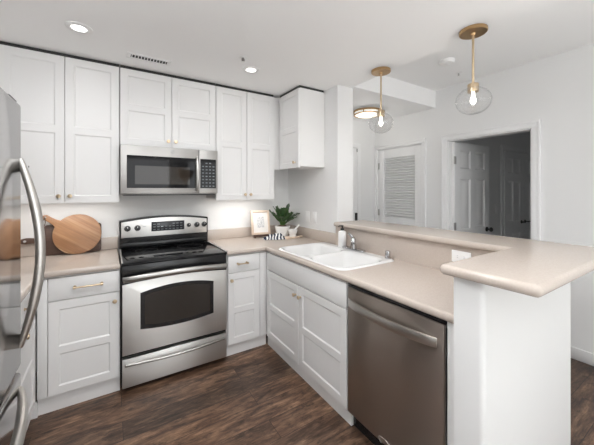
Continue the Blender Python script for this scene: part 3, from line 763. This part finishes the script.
# round board with a handle pointing up to the left
R = .160; ha = math.radians(180)
pts = []
n = 60; half = math.asin(.030 / R)
for k in range(n + 1):
    a = ha + half + (2 * PI - 2 * half) * k / n; pts.append((R * math.cos(a), R * math.sin(a)))
pts += [(-.180, .024), (-.21, .021), (-.255, .021), (-.268, .013), (-.272, 0), (-.268, -.013), (-.255, -.021), (-.21, -.021), (-.180, -.024)]
RT = math.radians(-12)
rb = thing('round_cutting_board', 'round striped wooden cutting board with handle, leaning in front of dark board', 'cutting board', (-.286, -.118, .9155))
bl = MB().prism(pts, -.009, .009, 'xz', .004, 2, holes=[oval(-.252, 0, .007, .007, 14)]).build('blade', ACACIA, rb)
Mr = Matrix.Rotation(RT, 4, 'X') @ Matrix.Translation((0, 0, R)) @ Matrix.Rotation(math.radians(35), 4, 'Y')
bl.matrix_local = Mr
lp = MB().tube([(-.252, -.010, 0), (-.247, -.014, -.02), (-.236, -.014, -.05), (-.222, -.014, -.068), (-.214, -.014, -.06), (-.222, -.014, -.035), (-.242, -.014, -.012), (-.252, -.010, 0)], .0025, 8).build('hanging_loop', LEATHER, rb, label='dark leather loop')
lp.matrix_local = Mr

# ================================================================== things in the corner by the sink
CT = .9142
ez = thing('tabletop_easel', 'small dark easel holding the framed print by the corner', 'easel', (1.315, -.15, CT), math.radians(-8))
e = MB(); e.box(-.075, .075, -.035, -.008, .016, .030, .002).box(-.078, -.066, -.04, .02, 0, .030, .002).box(.066, .078, -.04, .02, 0, .030, .002).build('ledge', DARKWOOD, ez)
MB().tube([(-.06, .0, .02), (-.045, .066, .17)], .005).tube([(.06, .0, .02), (.045, .066, .17)], .005).tube([(0, .066, .165), (0, .09, .003)], .005).tube([(-.046, .064, .160), (.046, .064, .160)], .005).build('strut', DARKWOOD, ez)
pf = thing('picture_frame', 'pale wood picture frame with a faint print standing on small easel', 'picture frame', (1.315, -.1545, CT + .0305), math.radians(-8))
pf.rotation_euler = (math.radians(-13), 0, math.radians(-8))
w2, h2, fw = .105, .262, .022
g = MB(); g.box(-w2, -w2 + fw, -.018, -.0, 0, h2, .002).box(w2 - fw, w2, -.018, -.0, 0, h2, .002).box(-w2 + fw, w2 - fw, -.018, 0, 0, fw, .002).box(-w2 + fw, w2 - fw, -.018, 0, h2 - fw, h2, .002)
g.build('frame', PALEWOOD, pf)
MB().box(-w2 + fw, w2 - fw, -.008, -.001, fw, h2 - fw).build('mat_board', MATBOARD, pf)
MB().box(-.042, .042, -.0088, -.0081, .075, .195).build('print', PAPER, pf)

pp = thing('potted_plant', 'green leafy houseplant in white pot in the kitchen corner', 'plant', (1.548, -.215, CT))
MB().lathe([(0, 0), (.056, 0), (.061, .004), (.086, .112), (.086, .118), (.079, .118), (.075, .100), (0, .100)], (0, 0, 0), 32).build('pot', CERAM, pp, label='white ceramic pot')
MB().lathe([(0, .098), (.0745, .1005), (.072, .112), (.04, .124), (0, .127)], (0, 0, 0), 24).build('soil', SOIL, pp)
st, lf = MB(), MB()
rnd = random.Random(5)
for k in range(22):
    a = 2 * PI * k / 22 + rnd.uniform(-.2, .2); out = rnd.uniform(.06, .175); hh = rnd.uniform(.06, .20)
    if math.sin(a) > 0.3: out *= .55
    if k % 4 == 0: out *= .3; hh += .02
    base = Vector((.02 * math.cos(a), .02 * math.sin(a), .120))
    pt = [base + Vector((out * math.cos(a) * (t ** 1.3), out * math.sin(a) * (t ** 1.3), hh * t ** .8)) for t in [i / 6 for i in range(7)]]
    st.tube(pt, [.0035] * 5 + [.0025, .0015], 6)
    for i in range(3, 7):
        for sgn in (-1, 1):
            p = pt[i]; d = (pt[i] - pt[i - 1]).normalized(); sd = d.cross(Vector((0, 0, 1)))
            sd = sd.normalized() if sd.length > .1 else Vector((math.sin(a), -math.cos(a), 0))
            dirv = (d * .75 + sd * sgn * .75 + Vector((0, 0, .25))).normalized(); L = rnd.uniform(.042, .06); wd = L * .40
            if i == 6: dirv = (d + sd * sgn * .3).normalized()
            up = dirv.cross(sd * sgn).normalized()
            if up.length < .1: up = Vector((0, 0, 1))
            ac = dirv.cross(up).normalized(); vs = []; NS = 6
            for q in range(NS + 1):
                t = q / NS; c = p + dirv * (L * t) - up * (.006 * t * t); ww = wd * math.sin(PI * min(t * .92 + .06, 1)) ** .8
                vs += [c - ac * ww + up * ww * .25, c, c + ac * ww + up * ww * .25]
            F = []
            for q in range(NS):
                F += [(3 * q, 3 * q + 1, 3 * q + 4, 3 * q + 3), (3 * q + 1, 3 * q + 2, 3 * q + 5, 3 * q + 4)]
            lf.faces(vs, F)
st.build('stem', STEM, pp); lf.build('foliage', LEAF, pp)

mo = thing('mortar', 'small white mortar with its pestle on the wooden board, in front of plant', 'mortar', (1.60, -.345, CT + .0145))
MB().lathe([(0, 0), (.036, 0), (.038, .008), (.034, .015), (.044, .036), (.052, .068), (.052, .074), (.046, .074), (.040, .042), (.018, .022), (0, .02)], (0, 0, 0), 28).build('bowl', CERAM, mo)
ps = MB().tube([(-.012, 0, .034), (.0, -.002, .045), (.026, -.006, .074), (.055, -.011, .102), (.072, -.014, .12)], [.013, .013, .011, .010, .013], 12).build('pestle', CERAM, mo)
wb = thing('serving_board', 'small pale wooden board lying flat in the counter corner', 'cutting board', (1.60, -.355, CT), math.radians(4))
MB().prism([(x, y) for x, y in rounded(-.125, .055, -.055, .055, .02, 'abcd')], 0, .014, 'xy', .003, 2).build('blade', PALEWOOD, wb)
MB().prism([(x, y) for x, y in rounded(.0552, .125, -.016, .016, .012, 'bc')], 0.001, .013, 'xy', .003, 2).build('handle', PALEWOOD, wb)
# crumpled cloth
vs, fs = [], []; N1, N2 = 40, 26; rnd = random.Random(3)
for i in range(N1 + 1):
    for j in range(N2 + 1):
        u, v = i / N1 * 2 - 1, j / N2 * 2 - 1
        r = max(abs(u), abs(v)); edge = 1 - r ** 3
        x = u * .105 * (1 + .10 * math.sin(5 * v + 1) + .05 * math.sin(11 * v)); y = v * .06 * (1 + .14 * math.sin(4 * u + .5))
        z = .004 + edge * (.014 + .020 * (1 - v * v) + .011 * math.sin(13 * u + 3 * v) + .007 * math.sin(19 * v + 6 * u) + .022 * max(0, u + .3))
        vs.append((x, y, max(z, .002)))
for i in range(N1):
    for j in range(N2): q = i * (N2 + 1) + j; fs.append((q, q + N2 + 1, q + N2 + 2, q + 1))
m = MB().faces(vs, fs); bmesh.ops.solidify(m.bm, geom=m.bm.faces[:], thickness=.002)
cl = m.build('dish_towel', CLOTH, loc=(1.385, -.325, CT + .001), smooth=70); cl.rotation_euler = (0, 0, math.radians(-20))
tag(cl, 'crumpled blue and white dish towel in front of the picture frame', 'towel')

# ================================================================== plates on the walls
def plate(name, label, cat, loc, rz, kind, horiz=False, group=None):
    t = thing(name, label, cat, loc, rz, group); w, h = (.115, .072) if horiz else (.072, .115)
    MB().box(-w / 2, w / 2, -.006, -.0004, -h / 2, h / 2, .003).build('cover_plate', WHITEP, t)
    if kind == 'switch': MB().box(-.016, .016, -.0095, -.0061, -.033, .033, .002).build('rocker', WHITEP, t)
    else:
        for s in (-1, 1):
            o = MB(); a, b = (s * .02, 0) if horiz else (0, s * .02)
            o.box(a - .014, a + .014, -.0075, -.0061, b - .014, b + .014, .001); o = o.build('receptacle', WHITEP, t)
            q = MB()
            for d in (-.005, .005):
                if horiz: q.box(a - .004, a + .004, -.0081, -.0076, b + d - .001, b + d + .001)
                else: q.box(a + d - .001, a + d + .001, -.0081, -.0076, b - .004, b + .004)
            q.build('slot', KEYS, o)
    return t


plate('light_switch', 'white switch plate on the side wall, next to the plant', 'switch', (1.749, -.415, 1.14), -PI / 2, 'switch')
plate('light_switch', 'white switch plate on the side wall, nearer the sink', 'switch', (1.749, -.545, 1.14), -PI / 2, 'switch')
plate('wall_outlet', 'white sideways outlet on the backsplash by the bar end', 'outlet', (1.7286, -2.06, 1.022), -PI / 2, 'outlet', True)
plate('light_switch', 'white switch plate in the dim side room', 'switch', (4.56, -1.0502, 1.15), 0, 'switch')

# ================================================================== ceiling fittings
for i, (x, y) in enumerate(DOWNLIGHTS):  # only the front pair is real; the others are added fill
    lab = ['lit recessed ceiling lamp above the left cabinets', 'lit recessed ceiling lamp in front of the right cabinets', 'added fill lamp above the refrigerator side, out of view', 'added fill lamp above the dishwasher, out of view', 'added fill lamp behind the photographer on the left', 'added fill lamp behind the photographer on the right'][i]
    t = thing('recessed_light', lab, 'ceiling lamp', (x, y, ZK - .0005), 0, 'recessed ceiling lamps')
    MB().lathe([(.041, 0), (.070, 0), (.070, -.003), (.062, -.006), (.041, -.006), (.041, 0)], (0, 0, 0), 36).build('trim_ring', WHITEP, t)
    MB().lathe([(0, -.001), (.0405, -.001), (.0405, -.003), (0, -.003)], (0, 0, 0), 32).build('lens', LAMPON, t, label='glowing lens')
v = thing('ceiling_vent', 'small white ceiling vent with dark slots', 'vent', (.187, -.555, ZK - .0005))
MB().box(-.15, .15, .028, .05, -.006, 0, .002).box(-.15, .15, -.05, -.028, -.006, 0, .002).box(-.15, -.124, -.028, .028, -.006, 0, .002).box(.124, .15, -.028, .028, -.006, 0, .002).build('frame', WHITEP, v)
MB().box(-.124, .124, -.028, .028, -.0012, 0).build('duct_backing', MATTEB, v)
s = MB()
for i in range(12): s.box(-.0015, .0015, -.028, .028, -.007, 0.0, M=Matrix.Translation((-.114 + i * .0207, 0, -.0005)) @ Matrix.Rotation(math.radians(35), 4, 'Y'))
s.build('slat', WHITEP, v)


def sprinkler(label, x, y, z):
    t = thing('sprinkler_head', label, 'sprinkler', (x, y, z), 0)
    MB().lathe([(0, 0), (.028, 0), (.028, -.003), (.012, -.006), (0, -.006)], (0, 0, 0), 24).build('escutcheon', WHITEP, t)
    MB().tube([(0, 0, -.006), (0, 0, -.03)], .007, 10).tube([(-.009, 0, -.012), (-.010, 0, -.026), (0, 0, -.036)], .003, 6).tube([(.009, 0, -.012), (.010, 0, -.026), (0, 0, -.036)], .003, 6).build('frame_arm', HANDLE, t)
    MB().lathe([(0, -.036), (.014, -.036), (.014, -.038), (0, -.038)], (0, 0, 0), 16).build('deflector', WHITEP, t)


sprinkler('small sprinkler head on the kitchen ceiling beside recessed lamp', .775, -.965, ZK - .0005)
sprinkler('small sprinkler head on the dining ceiling near the hall soffit', 2.93, -1.40, ZD - .0005)
t = thing('smoke_detector', 'round white smoke detector on the raised dining ceiling', 'smoke detector', (2.56, -1.49, ZD - .0005))
MB().lathe([(0, 0), (.068, 0), (.068, -.012), (.060, -.03), (.045, -.036), (0, -.037)], (0, 0, 0), 36).build('housing', WHITEP, t)
MB().lathe([(0, -.037), (.012, -.037), (.012, -.040), (0, -.040)], (0, 0, 0), 16).build('test_button', WHITEP, t)


def pendant():
    t = thing('pendant_light', 'brass pendant lamp with clear glass globe above the near bar end', 'pendant lamp', (1.845, -2.07, ZK - .0005), 0, 'glass globe pendants over the bar')
    MB().lathe([(0, 0), (.078, 0), (.078, -.016), (.074, -.020), (.016, -.021), (.012, -.032), (0, -.033)], (0, 0, 0), 40).build('canopy', BRASS, t)
    MB().tube([(0, 0, -.03), (0, 0, -.335)], .0068, 12).build('rod', GOLD, t)
    MB().lathe([(0, -.322), (.010, -.324), (.012, -.332), (.030, -.334), (.031, -.337), (.031, -.382), (.028, -.385), (0, -.385)], (0, 0, 0), 28).build('socket_cap', GOLD, t)
    # oblate glass globe, open at the top, with a wall thickness
    zc, rx, rz = -.437, .099, .085; prof = []
    a0 = math.asin(.0305 / rx)
    for k in range(25):
        a = a0 + (PI - a0) * k / 24; prof.append((rx * math.sin(a) if k < 24 else 0, zc + rz * math.cos(a)))
    for k in range(25):
        a = PI - (PI - a0) * k / 24; prof.append((max((rx - .0025) * math.sin(a), 0) if k > 0 else 0, zc + (rz - .0025) * math.cos(a)))
    prof.append(prof[0])
    MB().lathe(prof, (0, 0, 0), 48).build('glass_globe', GLASS, t, smooth=80, label='clear glass globe')
    b = MB().lathe([(0, -.458), (.008, -.456), (.0145, -.448), (.017, -.437), (.0145, -.424), (.009, -.410), (.009, -.3855), (0, -.3855)], (0, 0, 0), 24).build('bulb', BULB, t, label='glowing bulb')
    return t


p1 = pendant()
p2 = copy_tree(p1); p2.location = (1.835, -1.35, ZK - .0005); p2['label'] = 'brass pendant lamp with clear glass globe above the bar near the sink'
t = thing('flush_ceiling_light', 'round brass-rimmed ceiling light in the hall', 'ceiling lamp', (2.636, -.435, ZH - .0005))
MB().lathe([(0, 0), (.150, 0), (.150, -.012), (0, -.012)], (0, 0, 0), 40).build('pan', WHITEP, t)
MB().lathe([(.158, -.008), (.168, -.008), (.168, -.030), (.158, -.030), (.158, -.008)], (0, 0, 0), 48).lathe([(.150, -.052), (.166, -.052), (.166, -.064), (.150, -.064), (.150, -.052)], (0, 0, 0), 48).build('brass_ring', BRASS, t)
for k in range(4):
    a = PI / 2 * k + .5; MB().box(-.006, .006, -.003, .003, -.060, -.012, M=Matrix.Translation((.164 * math.cos(a), .164 * math.sin(a), 0)) @ Matrix.Rotation(a + PI / 2, 4, 'Z')).build('bracket', BRASS, t)
MB().lathe([(0, -.0125), (.1555, -.0125), (.1495, -.058), (.12, -.070), (.06, -.078), (0, -.080)], (0, 0, 0), 40).build('glass_shade', FIXGLASS, t, label='frosted glass bowl')

# ================================================================== light bars over the work surface, and added uplighters filling the ceiling
for i, (x0, x1, lab) in enumerate(((-.66, -.04, 'slim white light bar under the left wall cabinet'), (.80, 1.34, 'slim white light bar under the wall cabinet next to the corner'))):
    t = thing('under_cabinet_light', lab, 'light bar', ((x0 + x1) / 2, -.20, 1.340), 0)
    w = (x1 - x0) / 2
    MB().box(-w, w, -.022, .022, -.006, .0025, .002).build('housing', WHITEP, t)
    MB().box(-w + .01, w - .01, -.014, .014, -.0075, -.0062).build('lens', LAMPON, t, label='glowing lens')
    o = area('light_bar_beam', ((x0 + x1) / 2, -.20, 1.329), (0, 0, 0), x1 - x0 - .04, .03, 4 * K['under'], (1, .98, .95))
for (x, y), lab in zip(FILL_UPLIGHTS, ('unseen brass uplighter added near the bar end to fill the ceiling', 'unseen brass uplighter added beside the refrigerator to fill the ceiling')):
    t = thing('added_uplighter', lab, 'floor lamp', (x, y, 0))
    MB().lathe([(0, 0), (.14, 0), (.14, .015), (.02, .03), (0, .03)], (0, 0, 0), 32).build('base', BRASS, t)
    MB().tube([(0, 0, .028), (0, 0, 1.60)], .012, 12).build('pole', BRASS, t)
    MB().lathe([(0, 1.598), (.03, 1.60), (.12, 1.68), (.17, 1.80), (.167, 1.80), (.117, 1.685), (.03, 1.606), (0, 1.604)], (0, 0, 0), 32).build('shade', BRASS, t)
